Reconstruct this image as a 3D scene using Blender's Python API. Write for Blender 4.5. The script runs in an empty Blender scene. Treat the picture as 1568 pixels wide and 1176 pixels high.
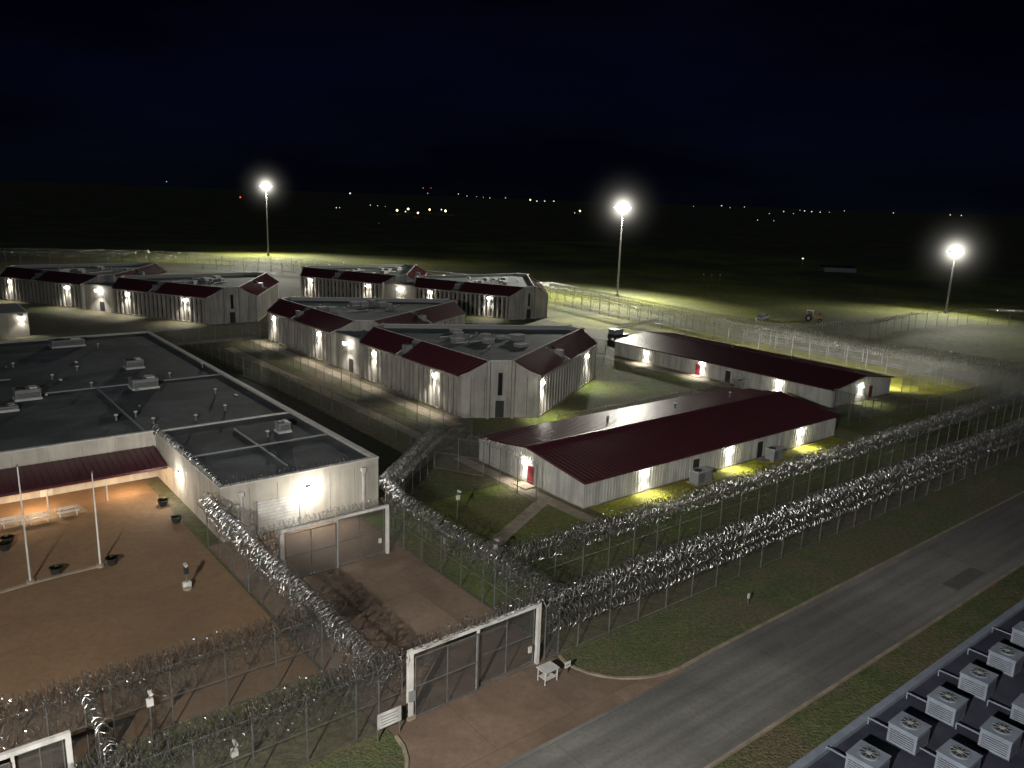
import bpy, math, random
from mathutils import Vector, Matrix
random.seed(7)
# ------------------------------------------------------------ camera model
F=1220.0; TH=math.atan(288/F); RO=math.radians(2.0); H=30.0
A=math.radians(38.8)
E1=Vector((math.cos(A),math.sin(A),0)); E2=Vector((-math.sin(A),math.cos(A),0)); UP=Vector((0,0,1))
def ray(px,py):
    u=px-784; v=588-py
    a=u*math.cos(RO)-v*math.sin(RO); b=u*math.sin(RO)+v*math.cos(RO)
    return Vector((a,F*math.cos(TH)+b*math.sin(TH),-F*math.sin(TH)+b*math.cos(TH)))
def g(px,py,z=0.0):
    d=ray(px,py); t=(z-H)/d.z
    return Vector((d.x*t,d.y*t,z))
def sn(px,py,z=0.0):
    p=g(px,py,z); return (p.dot(E1),p.dot(E2))
def W(s,n,z=0.0): return E1*s+E2*n+UP*z
def hit(px,py,ax,c):      # point where the sight line meets the vertical plane s=c / n=c
    d=ray(px,py); t=c/d.dot(ax); return Vector((0,0,H))+d*t
# ------------------------------------------------------------ materials
def nt(name):
    m=bpy.data.materials.new(name); m.use_nodes=True; n=m.node_tree; n.nodes.clear(); return m,n
def mat(name,c1,c2=None,scale=1.0,rough=.85,metal=0,bump=0,bscale=None,spec=.3,c3=None,scale3=.05,emit=None,es=0,seam=None,fine=None,streak=0,tracks=0):
    m,n=nt(name); N=n.nodes; L=n.links
    o=N.new('ShaderNodeOutputMaterial'); p=N.new('ShaderNodeBsdfPrincipled'); L.new(p.outputs[0],o.inputs[0])
    p.inputs['Roughness'].default_value=rough; p.inputs['Metallic'].default_value=metal
    p.inputs['Specular IOR Level'].default_value=spec
    p.inputs['Base Color'].default_value=(*c1,1)
    tc=N.new('ShaderNodeTexCoord'); col=None
    def mult(col,src,fac=1.0):
        mx=N.new('ShaderNodeMix'); mx.data_type='RGBA'; mx.blend_type='MULTIPLY'; mx.inputs[0].default_value=fac
        L.new(col,mx.inputs[6]); L.new(src,mx.inputs[7]); return mx.outputs[2]
    if c2:
        t=N.new('ShaderNodeTexNoise'); t.inputs['Scale'].default_value=scale; t.inputs['Detail'].default_value=8; t.inputs['Roughness'].default_value=.65
        L.new(tc.outputs['Object'],t.inputs['Vector'])
        r=N.new('ShaderNodeValToRGB'); r.color_ramp.elements[0].position=.36; r.color_ramp.elements[1].position=.64
        r.color_ramp.elements[0].color=(*c1,1); r.color_ramp.elements[1].color=(*c2,1)
        L.new(t.outputs[0],r.inputs[0]); col=r.outputs[0]
        if c3:
            t3=N.new('ShaderNodeTexNoise'); t3.inputs['Scale'].default_value=scale3; t3.inputs['Detail'].default_value=6; t3.inputs['Distortion'].default_value=.6
            L.new(tc.outputs['Object'],t3.inputs['Vector'])
            r3=N.new('ShaderNodeValToRGB'); r3.color_ramp.elements[0].position=.42; r3.color_ramp.elements[1].position=.6
            L.new(t3.outputs[0],r3.inputs[0])
            mx=N.new('ShaderNodeMix'); mx.data_type='RGBA'; L.new(r3.outputs[0],mx.inputs[0]); L.new(col,mx.inputs[6]); mx.inputs[7].default_value=(*c3,1)
            col=mx.outputs[2]
        if seam:
            mp=N.new('ShaderNodeMapping'); mp.inputs['Rotation'].default_value=(0,0,-A); L.new(tc.outputs['Object'],mp.inputs[0])
            b=N.new('ShaderNodeTexBrick'); b.inputs['Scale'].default_value=1; b.inputs['Brick Width'].default_value=seam[0]; b.inputs['Row Height'].default_value=seam[1]
            b.inputs['Mortar Size'].default_value=seam[2]; b.inputs['Mortar Smooth'].default_value=.3
            b.inputs['Color1'].default_value=(.88,.88,.88,1); b.inputs['Color2'].default_value=(1.1,1.1,1.1,1); b.inputs['Mortar'].default_value=(seam[3],)*3+(1,)
            L.new(mp.outputs[0],b.inputs['Vector']); col=mult(col,b.outputs[0])
        if fine:
            t4=N.new('ShaderNodeTexNoise'); t4.inputs['Scale'].default_value=fine[0]; t4.inputs['Detail'].default_value=4; t4.inputs['Roughness'].default_value=.8
            L.new(tc.outputs['Object'],t4.inputs['Vector']); r4=N.new('ShaderNodeValToRGB')
            r4.color_ramp.elements[0].position=.32; r4.color_ramp.elements[0].color=(fine[1],)*3+(1,); r4.color_ramp.elements[1].position=.68; r4.color_ramp.elements[1].color=(fine[2],)*3+(1,)
            L.new(t4.outputs[0],r4.inputs[0]); col=mult(col,r4.outputs[0])
        if streak or tracks:
            mp=N.new('ShaderNodeMapping'); mp.vector_type='TEXTURE' if tracks else 'POINT'
            if tracks: mp.inputs['Rotation'].default_value=(0,0,A); mp.inputs['Scale'].default_value=(30,1.1,1)
            else: mp.inputs['Scale'].default_value=(1.2,1.2,.12)
            L.new(tc.outputs['Object'],mp.inputs[0])
            t5=N.new('ShaderNodeTexNoise'); t5.inputs['Scale'].default_value=1; t5.inputs['Detail'].default_value=6; L.new(mp.outputs[0],t5.inputs['Vector'])
            k=1-max(streak,tracks)
            r5=N.new('ShaderNodeValToRGB'); r5.color_ramp.elements[0].position=.35; r5.color_ramp.elements[0].color=(k,k,k,1); r5.color_ramp.elements[1].position=.6; r5.color_ramp.elements[1].color=(1,1,1,1)
            L.new(t5.outputs[0],r5.inputs[0]); col=mult(col,r5.outputs[0])
        L.new(col,p.inputs['Base Color'])
    if bump:
        t2=N.new('ShaderNodeTexNoise'); t2.inputs['Scale'].default_value=bscale or scale*4; t2.inputs['Detail'].default_value=6
        L.new(tc.outputs['Object'],t2.inputs['Vector'])
        b=N.new('ShaderNodeBump'); b.inputs['Strength'].default_value=bump; b.inputs['Distance'].default_value=.15
        L.new(t2.outputs[0],b.inputs['Height']); L.new(b.outputs[0],p.inputs['Normal'])
    if emit:
        p.inputs['Emission Color'].default_value=(*emit,1); p.inputs['Emission Strength'].default_value=es
    return m
MT={}
MT['ground']=mat('dry_prairie_ground',(.078,.068,.036),(.055,.072,.022),.12,bump=.8,bscale=2.5,c3=(.1,.082,.05),scale3=.03,fine=(1.4,.5,1.45))
MT['grass']=mat('grass_blades',(.06,.1,.013),(.12,.145,.024),.4,bump=1,bscale=5,c3=(.1,.092,.034),scale3=.1,fine=(2.5,.45,1.5))
MT['verge']=mat('mown_verge',(.056,.076,.028),(.092,.1,.038),.5,bump=1,bscale=6,c3=(.1,.085,.048),scale3=.2,fine=(3,.45,1.45))
MT['grass_lit']=mat('lamplit_lawn',(.21,.24,.012),(.32,.31,.018),.5,bump=.9,bscale=6,c3=(.18,.17,.028),scale3=.15,fine=(2.5,.5,1.4))  # lamplight put into the colour: brighter, yellower copy of the grass
MT['field']=mat('pasture_grass',(.1,.12,.022),(.16,.16,.035),.08,bump=.9,bscale=3,c3=(.065,.07,.03),scale3=.022,fine=(.6,.5,1.4))
MT['dirt']=mat('red_dirt',(.155,.095,.052),(.185,.115,.064),.25,bump=.3,bscale=3,c3=(.135,.086,.05),scale3=.08,fine=(1.5,.85,1.12))
MT['pave']=mat('stained_concrete',(.155,.108,.076),(.195,.138,.1),.3,bump=.12,c3=(.125,.086,.062),scale3=.15,fine=(2,.85,1.12),seam=(6,6,.03,.7))
MT['conc']=mat('concrete',(.27,.225,.17),(.19,.155,.115),.6,bump=.1,fine=(1,.7,1.15))
MT['road']=mat('worn_asphalt',(.145,.14,.13),(.185,.177,.162),.15,bump=.2,bscale=20,c3=(.12,.114,.104),scale3=.06,fine=(3,.85,1.12),seam=(9,7.15,.03,.7),tracks=.28)
MT['patch']=mat('asphalt_patch',(.085,.083,.08),(.1,.098,.094),1,bump=.2,bscale=20,fine=(4,.85,1.1))
MT['wall']=mat('precast_wall',(.43,.4,.345),(.35,.325,.28),.35,bump=.05,streak=.22)
MT['hwall']=mat('housing_precast',(.37,.35,.315),(.28,.265,.24),.3,bump=.05,streak=.3)
MT['hwall_shade']=mat('housing_recess_shade',(.09,.086,.078),(.06,.058,.054),.3)  # shade between pilasters put into the colour, darker copy of the precast
MT['roof']=mat('membrane_roof',(.06,.065,.07),(.09,.095,.1),.1,rough=.75,bump=.05,seam=(14,6,.05,1.3),fine=(.5,.75,1.25),c3=(.045,.048,.053),scale3=.12)
MT['hroof']=mat('housing_roof_deck',(.1,.115,.115),(.15,.165,.16),.15,rough=.75,seam=(9,5,.06,1.4),fine=(.5,.7,1.2))
MT['cap']=mat('parapet_cap',(.42,.41,.39),(.52,.5,.47),1,rough=.6,fine=(1.5,.75,1.1))
MT['maroon']=mat('maroon_metal',(.075,.019,.026),(.055,.015,.021),.4,rough=.38,spec=.5,fine=(.4,.7,1.2))
MT['siding']=mat('white_siding',(.46,.455,.43),(.38,.375,.35),.5,rough=.6,streak=.3)
MT['white']=mat('white_paint',(.62,.61,.58),(.5,.48,.45),1.5,rough=.5,streak=.3)
MT['galv']=mat('galvanised',(.2,.2,.19),(.11,.11,.105),3,rough=.5,metal=.5)
MT['wire']=mat('razor_wire_steel',(.38,.375,.36),(.1,.1,.095),4,rough=.34,metal=.9,spec=.5)
MT['barb']=mat('razor_barb_steel',(.95,.95,.92),rough=.2,metal=1)
MT['dark']=mat('dark_metal',(.02,.02,.022),(.03,.03,.03),3,rough=.5)
MT['glass']=mat('dark_glass',(.015,.015,.02),rough=.15,spec=.6)
MT['door']=mat('maroon_door',(.16,.018,.025),(.12,.012,.018),2,rough=.5)
MT['grey']=mat('painted_grey',(.24,.25,.25),(.17,.18,.18),2,rough=.5,fine=(2,.7,1.2))
MT['pod']=mat('condenser_paint',(.15,.17,.205),(.1,.115,.145),1.5,rough=.5,fine=(3,.7,1.15))
MT['lens']=mat('lamp_lens',(1,1,1),emit=(1,.95,.84),es=110)
MT['lensm']=mat('flood_lens',(1,1,1),emit=(1,.98,.9),es=150)
MT['lenso']=mat('warm_lens',(1,.8,.5),emit=(1,.6,.25),es=25)
MT['lwhite']=mat('town_white',(1,1,1),emit=(.9,.92,1),es=1.6)
MT['lwarm']=mat('town_warm',(1,1,1),emit=(1,.85,.6),es=1.5)
MT['lyel']=mat('town_yellow',(1,1,1),emit=(1,.85,.4),es=6)
MT['lred']=mat('town_red',(1,.2,.1),emit=(1,.15,.05),es=1.5)
MT['tyre']=mat('tyre_rubber',(.02,.02,.02),rough=.9)
MT['orange']=mat('machine_paint',(.22,.16,.05),(.15,.11,.04),2,rough=.5)
m,n=nt('chain_link'); N=n.nodes; L=n.links
o=N.new('ShaderNodeOutputMaterial'); mx=N.new('ShaderNodeMixShader'); tr=N.new('ShaderNodeBsdfTransparent'); p=N.new('ShaderNodeBsdfPrincipled')
p.inputs['Base Color'].default_value=(.085,.085,.08,1); p.inputs['Metallic'].default_value=.2; p.inputs['Roughness'].default_value=.55
uv=N.new('ShaderNodeUVMap'); uv.uv_map='UVMap'; sx=N.new('ShaderNodeSeparateXYZ'); L.new(uv.outputs[0],sx.inputs[0])
def mth(op,a,b=None):
    q=N.new('ShaderNodeMath'); q.operation=op
    for i,x in enumerate((a,b)):
        if x is None: continue
        if isinstance(x,(int,float)): q.inputs[i].default_value=x
        else: L.new(x,q.inputs[i])
    return q.outputs[0]
fs=[]
for op in ('ADD','SUBTRACT'):
    fs.append(mth('LESS_THAN',mth('FRACT',mth('DIVIDE',mth(op,sx.outputs[0],sx.outputs[1]),.09)),.11))
L.new(mth('MAXIMUM',*fs),mx.inputs[0]); L.new(tr.outputs[0],mx.inputs[1]); L.new(p.outputs[0],mx.inputs[2]); L.new(mx.outputs[0],o.inputs[0])
MT['link']=m
# ------------------------------------------------------------ mesh builder
class M:
    def __init__(s): s.v=[];s.f=[];s.m=[];s.uv={};s.names=[]
    def mi(s,k):
        if k not in s.names: s.names.append(k)
        return s.names.index(k)
    def face(s,pts,k,uv=None):
        b=len(s.v); s.v+= [tuple(p) for p in pts]; s.f.append(tuple(range(b,b+len(pts)))); s.m.append(s.mi(k))
        if uv: s.uv[len(s.f)-1]=uv
    def box(s,o,a,b,c,k):
        P=[o,o+a,o+a+b,o+b]; Q=[x+c for x in P]; i=len(s.v); s.v+=[tuple(x) for x in P+Q]; k=s.mi(k)
        for f in ((3,2,1,0),(4,5,6,7),(0,1,5,4),(1,2,6,5),(2,3,7,6),(3,0,4,7)):
            s.f.append(tuple(i+j for j in f)); s.m.append(k)
    def sbox(s,s0,s1,n0,n1,z0,z1,k): s.box(W(s0,n0,z0),E1*(s1-s0),E2*(n1-n0),UP*(z1-z0),k)
    def cbox(s,c,a,sx,sy,z0,z1,k):
        X=Vector((math.cos(a),math.sin(a),0)); Y=Vector((-math.sin(a),math.cos(a),0)); c=Vector((c[0],c[1],0))
        s.box(c-X*sx/2-Y*sy/2+UP*z0,X*sx,Y*sy,UP*(z1-z0),k)
    def tube(s,p,q,r,k,n=6,r2=None):
        p=Vector(p);q=Vector(q); d=(q-p).normalized(); x=d.orthogonal().normalized(); y=d.cross(x); i=len(s.v); k=s.mi(k); r2=r if r2 is None else r2
        for c,rr in ((p,r),(q,r2)):
            for j in range(n):
                t=2*math.pi*j/n; s.v.append(tuple(c+(x*math.cos(t)+y*math.sin(t))*rr))
        for j in range(n):
            s.f.append((i+j,i+(j+1)%n,i+n+(j+1)%n,i+n+j)); s.m.append(k)
        s.f.append(tuple(i+j for j in range(n))[::-1]); s.m.append(k)
        s.f.append(tuple(i+n+j for j in range(n))); s.m.append(k)
    def octa(s,c,r,k):
        i=len(s.v); k=s.mi(k)
        for d in ((1,0,0),(0,1,0),(-1,0,0),(0,-1,0),(0,0,1),(0,0,-1)): s.v.append((c[0]+d[0]*r,c[1]+d[1]*r,c[2]+d[2]*r))
        for j in range(4):
            s.f.append((i+j,i+(j+1)%4,i+4)); s.m.append(k); s.f.append((i+(j+1)%4,i+j,i+5)); s.m.append(k)
    def coil(s,a,b,r,pitch,k='wire',w=.017,ns=11,barb=True,bs=1.0):
        a=Vector(a);b=Vector(b); Ln=(b-a).length; D=(b-a)/Ln; S=D.cross(UP).normalized(); U=S.cross(D)
        N=max(2,int(Ln/pitch*ns)); i0=len(s.v); k=s.mi(k); rr=r; sg=0; lean=0; ph=random.random()*6
        for i in range(N+1):
            if i%ns==0: rr=r*random.uniform(.7,1.22); sg=random.uniform(-.1,.07); lean=random.uniform(-.7,.7)
            t=2*math.pi*i/ns+ph; R=S*math.cos(t)+U*math.sin(t)
            c=a+D*(Ln*i/N+lean*rr*math.sin(t)*.8)+R*rr+U*sg
            s.v+= [tuple(c+R*w),tuple(c-R*w*.5+D*w*.87),tuple(c-R*w*.5-D*w*.87)]
        for i in range(N):
            b0=i0+3*i
            for j in range(3):
                s.f.append((b0+j,b0+(j+1)%3,b0+3+(j+1)%3,b0+3+j)); s.m.append(k)
        if barb:
            kb=s.mi('barb')
            for i in range(0,N,4):
                c=Vector(s.v[i0+3*i]); d=Vector((random.gauss(0,1),random.gauss(0,1),random.gauss(0,1))).normalized(); e=d.orthogonal().normalized()
                j=len(s.v); s.v+=[tuple(c-d*.06*bs),tuple(c+e*.028*bs),tuple(c+d*.06*bs),tuple(c-e*.028*bs)]; s.f.append((j,j+1,j+2,j+3)); s.m.append(kb)
    def obj(s,name,parent=None):
        me=bpy.data.meshes.new(name)
        me.from_pydata(s.v,[],s.f)
        for k in s.names: me.materials.append(MT[k])
        me.polygons.foreach_set('material_index',s.m)
        if s.uv:
            u=me.uv_layers.new(name='UVMap')
            for fi,c in s.uv.items():
                for li,cc in zip(me.polygons[fi].loop_indices,c): u.data[li].uv=cc
        me.update()
        ob=bpy.data.objects.new(name,me); bpy.context.scene.collection.objects.link(ob)
        if parent: ob.parent=parent; ob.matrix_parent_inverse=Matrix.Translation(-parent.location)
        return ob
def empty(name,loc):
    e=bpy.data.objects.new(name,None); e.location=loc; e.empty_display_size=.5; bpy.context.scene.collection.objects.link(e); return e
def lamp(name,loc,P,col,parent=None,kind='POINT',r=.1,direc=None,spot=150,blend=.4):
    l=bpy.data.lights.new(name,kind); l.energy=P; l.color=col
    if kind!='SUN': l.shadow_soft_size=r
    if kind=='SPOT': l.spot_size=math.radians(spot); l.spot_blend=blend
    o=bpy.data.objects.new(name,l); o.location=loc
    if direc is not None: o.rotation_euler=Vector(direc).to_track_quat('-Z','Y').to_euler()
    bpy.context.scene.collection.objects.link(o)
    if parent: o.parent=parent; o.matrix_parent_inverse=Matrix.Translation(-parent.location)
    return o
WARM=(1,.95,.84)
def wallpack(parent,fix,pos,out,P=900,col=WARM,lens='lens',sz=1.0,kind='SPOT'):
    out=Vector(out).normalized(); side=out.cross(UP); pos=Vector(pos)
    fix.box(pos-side*.27*sz+UP*.17+out*.01,side*.54*sz,out*.22,UP*.1,'dark')
    fix.box(pos-side*.27*sz-UP*.25+out*.01,side*.54*sz,out*.26,UP*.415,lens)
    if kind=='SPOT': lamp('wall_lamp_light',pos+out*.45-UP*.27,P,col,parent,'SPOT',.12,-UP+out*.28,116,.55)
    elif kind=='FLOOD': lamp('wall_lamp_light',pos+out*.5-UP*.1,P,col,parent,'SPOT',.12,-UP*.3+out,140,.6)
    else: lamp('wall_lamp_light',pos+out*1.5-UP*.3,P,col,parent,r=.12)
# ------------------------------------------------------------ ground sheets
def sheet(name,pts,k,z):
    b=M(); b.face([Vector((p.x,p.y,z)) for p in pts],k); return b.obj(name)
def rect(name,s0,s1,n0,n1,k,z): return sheet(name,[W(s0,n0),W(s1,n0),W(s1,n1),W(s0,n1)],k,z)
sheet('ground',[Vector((-6000,-600,0)),Vector((6000,-600,0)),Vector((6000,9000,0)),Vector((-6000,9000,0))],'ground',0)
rect('pasture',153.5,420,30,420,'field',.012)
sheet('pasture',[W(153.4,190),W(153.4,420),W(-160,520),W(-160,400),W(38,372),W(122,305)],'field',.016)
rect('courtyard_ground',-60,19.3,42.5,84.7,'dirt',.006)
rect('sally_port_pavement',19.5,33,35.2,64.9,'pave',.008)
rect('lawn',33.3,51.5,43,63,'grass',.006)
rect('lawn',97,146,43,61,'grass',.006)
rect('lawn',53,97,43,49.5,'grass',.006)
rect('lawn',62,111,80,112,'grass',.006)
rect('lawn',131,152,61,180,'grass',.006)
rect('grass_verge',-60,300,29.6,35.0,'verge',.005)
rect('grass_verge',-60,300,10,22.0,'verge',.005)
rect('grass_strip',53,98,49.6,52.95,'grass_lit',.012)
rect('grass_strip',131,152.5,56,150,'grass_lit',.014)
rect('grass_strip',66,86,72,84,'grass',.018)
rect('road',-60,420,22.2,29.35,'road',.020)
for s0_,n0_,a_,b_ in ((47,26.2,3.2,1.6),(66,23.3,5.5,1.3),(92,27,4,1.5)): rect('asphalt_patch',s0_,s0_+a_,n0_,n0_+b_,'patch',.025)
dp=[W(20,35.15),W(32.6,35.15)]
for i in range(9):
    t=math.pi/2*i/8; dp.append(W(38.6-6*math.cos(t),35.15-1-4.9*math.sin(t)+.1))
dp+=[W(38.6,28.9),W(14,28.9)]
for i in range(9):
    t=math.pi/2*(1-i/8); dp.append(W(14+6*math.cos(t),34.2-5*math.sin(t)))
sheet('driveway',dp,'pave',.026)
def ribbon(name,pts,w,k,z,h=None):
    b=M()
    for i in range(len(pts)-1):
        p,q=pts[i],pts[i+1]; d=(q-p).normalized(); s=d.cross(UP)*w/2
        if h: b.box(p-s-d*.02,d*((q-p).length+.04),s*2,UP*(h+.0005*(i%2)),k)
        else: b.face([p-s+UP*z,p+s+UP*z,q+s+UP*z,q-s+UP*z],k)
    return b.obj(name)
kc=[W(33,34.9)]+[W(38.8-6*math.cos(math.pi/2*i/8),34.2-4.95*math.sin(math.pi/2*i/8)) for i in range(9)]+[W(s,29.35) for s in range(42,400,12)]
ribbon('kerb',kc,.2,'conc',0,.13)
kc=[W(14+6*math.cos(t),34.2-5*math.sin(t)) for t in [math.pi/2*i/8 for i in range(9)]]+[W(s,29.35) for s in range(10,-60,-12)]
ribbon('kerb',kc,.2,'conc',0,.13)
ribbon('kerb',[W(s,22.1) for s in range(-50,400,12)],.2,'conc',0,.13)
def walk(name,pts,w,z): return ribbon(name,[W(*p) for p in pts],w,'conc',z)
walk('footpath',[(58.3,84),(58.3,156)],2.2,.010)
walk('footpath',[(51.6,76),(51.0,150)],1.8,.011)
walk('footpath',[(51,47),(50.9,73)],1.5,.013)
walk('footpath',[(37,50),(50.5,57)],1.4,.017)
walk('footpath',[(58,83),(44,72)],1.8,.012)
walk('footpath',[(110,75),(110,112)],2.2,.014)
walk('footpath',[(62,71.8),(112,73)],1.3,.022)
walk('footpath',[(36,158),(60,158)],3,.010)
walk('footpath',[(52,48.3),(140,48.3)],1.3,.015)
ap=[g(0,908),g(50,893),g(100,880),g(150,868),g(172,858)]
ribbon('path_edging',ap,.35,'conc',0,.1)
sheet('patio_slab',[g(0,812),g(135,783),g(120,772),g(0,796)],'conc',.014)
# ------------------------------------------------------------ fences
def fence(name,pts,h=3.9,coils=((4.15,0,.36),),pitch=.31,post=3.0,w=.017,ns=11,rails=True,pr=.05,bs=1.0):
    b=M(); dist=0
    for i in range(len(pts)-1):
        p=W(*pts[i]); q=W(*pts[i+1]); L_=(q-p).length; D=(q-p)/L_; S=D.cross(UP)
        b.face([p,q,q+UP*h,p+UP*h],'link',[(dist,0),(dist+L_,0),(dist+L_,h),(dist,h)]); dist+=L_
        k=max(1,round(L_/post))
        for j in range(k+1):
            c=p+D*(L_*j/k); b.tube(c+S*.06,c+S*.06+UP*(h+.05),pr,'galv',5)
            b.tube(c+S*.06+UP*h,c+S*.45+UP*(h+.45),.02,'galv',4); b.tube(c+S*.06+UP*h,c-S*.33+UP*(h+.45),.02,'galv',4)
        if rails:
            for z in (h,h*.5,.1): b.tube(p+UP*z+S*.03,q+UP*z+S*.03,.024,'galv',4)
        for z,off,r in coils: b.coil(p+UP*z+S*off,q+UP*z+S*off,r,pitch,w=w,ns=ns,bs=bs)
    return b.obj(name)
C3=((4.3,.22,.46),(4.3,-.24,.44),(4.75,0,.38),(3.4,.38,.36),(2.5,.38,.34))
C2=((4.3,.17,.46),(4.25,-.22,.44),(4.7,0,.34),(3.5,.36,.36))
fence('razor_wire_fence',[(31.8,35.2),(153,35.2)],coils=C3)
fence('razor_wire_fence',[(33,42.3),(146,42.3)],coils=C2)
fence('razor_wire_fence',[(21,35.2),(-14,35.2)],coils=C3)
fence('razor_wire_fence',[(19.4,42.3),(-14,42.3)],coils=C3)
fence('razor_wire_fence',[(6,42.2),(6,35.4)],coils=((4.2,0,.36),))
fence('razor_wire_fence',[(19.4,35.2),(19.4,64.6)],coils=C3)
fence('razor_wire_fence',[(33,35.2),(33,55.2)],coils=C3)
fence('razor_wire_fence',[(33,55.2),(34.2,60.5),(46.6,71.4)],coils=C2)
fence('razor_wire_fence',[(46.6,71.4),(49.5,66),(49.5,57)],coils=((4.2,0,.3),))
FAR=dict(pitch=.5,w=.03,ns=8,post=4,pr=.06,bs=2)
fence('perimeter_fence',[(153,35.2),(153,118),(160,182)],coils=C2,**FAR)
fence('perimeter_fence',[(146,42.3),(146,118),(153,182)],coils=C2,**FAR)
FAR=dict(pitch=.8,w=.045,ns=7,post=5,pr=.07,bs=3.2)
def loop(px): return [sn(*p) for p in px]
fence('perimeter_fence',[(160,182)]+loop([(600,428),(415,411),(230,402),(-60,398)]),coils=((4.2,.1,.4),(3.2,.3,.4)),**FAR)
fence('perimeter_fence',[(153,182)]+loop([(600,434),(415,418),(230,409),(-60,404)]),coils=((4.2,.1,.4),(3.2,.3,.4)),**FAR)
fence('perimeter_fence',[(153,100)]+loop([(1330,520),(1400,504),(1480,497),(1640,505)]),coils=((4.2,.1,.4),),**FAR)
I=dict(coils=(),h=3.0)
fence('chain_link_fence',[(49,77),(46,110),(43,150)],**I)
fence('chain_link_fence',[(55,76),(54.5,110),(54.5,152)],**I)
fence('chain_link_fence',[(131,60),(146,60)],**I)
fence('chain_link_fence',[(99,55),(112,55),(112,61)],**I)
fence('chain_link_fence',[(109,57),(128,50),(146,50)],**I)
fence('chain_link_fence',[(60,160),(100,120),(112,110)],**I)
fence('chain_link_fence',[(20,155),(60,157)],**I)
fence('chain_link_fence',[(66,72.5),(98,72.5),(108,75)],**I)
# ------------------------------------------------------------ gates
def gate(name,s0,s1,n,h=4.2,panel=0.5,wire=True):
    e=empty(name,W((s0+s1)/2,n)); f=M()
    for s,w in ((s0,.3),(s1,.24)): f.sbox(s-w/2,s+w/2,n-w/2,n+w/2,0,h,'white')
    f.sbox(s0-.15,s1+.12,n-.12,n+.12,h+.003,h+.24,'white')
    sm=s0+(s1-s0)*panel; f.sbox(sm-.07,sm+.07,n-.08,n+.08,0,h-.003,'white')
    f.sbox(s0-.2,s0+.2,n-.32,n-.16,1.3,1.9,'grey'); f.sbox(s0-.25,s0+.25,n-.25,n+.25,0.02,.25,'conc')
    f.obj('frame',e)
    p=M()
    for a,c,nn in ((s0+.25,sm-.15,n-.2),(sm+.15,s1-.2,n+.2)):
        for s in (a,(a+c)/2,c): p.tube(W(s,nn,.15),W(s,nn,h-.2),.04,'galv',6)
        for z in (.15,h*.5,h-.2): p.tube(W(a,nn,z),W(c,nn,z),.04,'galv',6)
        for q in (0,.004): p.face([W(a,nn+q,.15),W(c,nn+q,.15),W(c,nn+q,h-.2),W(a,nn+q,h-.2)],'link',[(q*9,0),(c-a+q*9,0),(c-a+q*9,h),(q*9,h)])
    p.obj('sliding_panel',e)
    r=M(); r.sbox(s0,s1,n-.06,n+.06,0.027,.07,'galv'); r.obj('track',e)
    if wire:
        c=M()
        for k in range(2): c.coil(W(s0,n+k*.2-.1,h+.6),W(s1,n+k*.2-.1,h+.6),.32,.36)
        c.obj('razor_wire',e)
    x=M(); x.sbox(s1-1.0,s1-.75,n-.36,n-.24,1.3,1.7,'white'); x.obj('lock_box',e)
    return e
gate('sliding_gate',21.5,31.2,35.2); gate('sliding_gate',22.1,31.4,55.2)
ge=gate('sliding_gate',-4.5,4.6,38.6,panel=.75,wire=False)
b=M(); b.sbox(2.2,2.5,38.1,38.3,2.5,3.3,'white'); b.tube(W(2.35,38.0,3.0),W(2.35,38.0,3.35),.13,'lred',8); b.tube(W(2.35,38.2,0),W(2.35,38.2,2.5),.05,'galv'); b.obj('signal_light',ge)
fence('razor_wire_fence',[(19.4,55.2),(21.9,55.2)],coils=C2); fence('razor_wire_fence',[(31.6,55.2),(33,55.2)],coils=C2)
# ------------------------------------------------------------ admin building (flat roof, L plan)
e=empty('flat_roofed_admin_building',W(10,100)); wl=M(); Z=5.0
wl.sbox(20.8,36,65,84.79,0,Z-.45,'wall'); wl.sbox(-70,36,84.8,146,0,Z-.45,'wall')
def parapet(b,s0,s1,n0,n1):
    b.sbox(s0,s1,n0,n1,Z-.45,Z-.08,'wall'); b.sbox(s0-.06,s1+.06,n0-.06,n1+.06,Z-.078,Z+.03,'cap')
parapet(wl,20.8,36,65,65.35); parapet(wl,20.8,21.15,65.48,84.7); parapet(wl,35.6,36,65.48,84.7)
parapet(wl,-70,20.66,84.8,85.15); parapet(wl,35.6,36,84.85,145.5); parapet(wl,-70,36,145.65,146)
for s in [20.8+i*2.53 for i in range(1,6)]: wl.sbox(s-.02,s+.02,64.985,64.999,.2,4.5,'grey')
for nn in [65+i*3.3 for i in range(1,6)]: wl.sbox(20.785,20.799,nn-.02,nn+.02,.2,4.5,'grey')
for s in [20-i*3.0 for i in range(0,20)]: wl.sbox(s-.02,s+.02,84.785,84.799,.2,4.5,'grey')
wl.obj('walls',e)
rf=M(); rf.sbox(21.15,35.6,65.35,84.9,Z-.44,Z-.30,'roof'); rf.sbox(-70,35.6,85.15,145.65,Z-.43,Z-.28,'roof')
rf.obj('roof',e)
cp=M()
for (s0,s1,n0,n1) in ((21.15,35.5,85.0,85.3),(12,35.5,108,108.2),(20,20.2,85.3,108),(2,2.2,108.3,145.5),(-40,12,118,118.25),(28,28.12,68,82),(21.5,35.5,75,75.1),(-50,2,100,100.15),(8,8.12,118.3,140)):
    cp.sbox(s0,s1,n0,n1,Z-.27,Z-.12,'cap' if n0==85 else 'grey')
for i in range(26):
    s=random.uniform(-25,34); n_=random.uniform(88,142); w=random.uniform(.15,.5); cp.sbox(s,s+w,n_,n_+w*random.uniform(1,2),Z-.275,Z-random.uniform(0,.2),random.choice(('cap','grey')))
cp.obj('roof_curbs',e)
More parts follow.
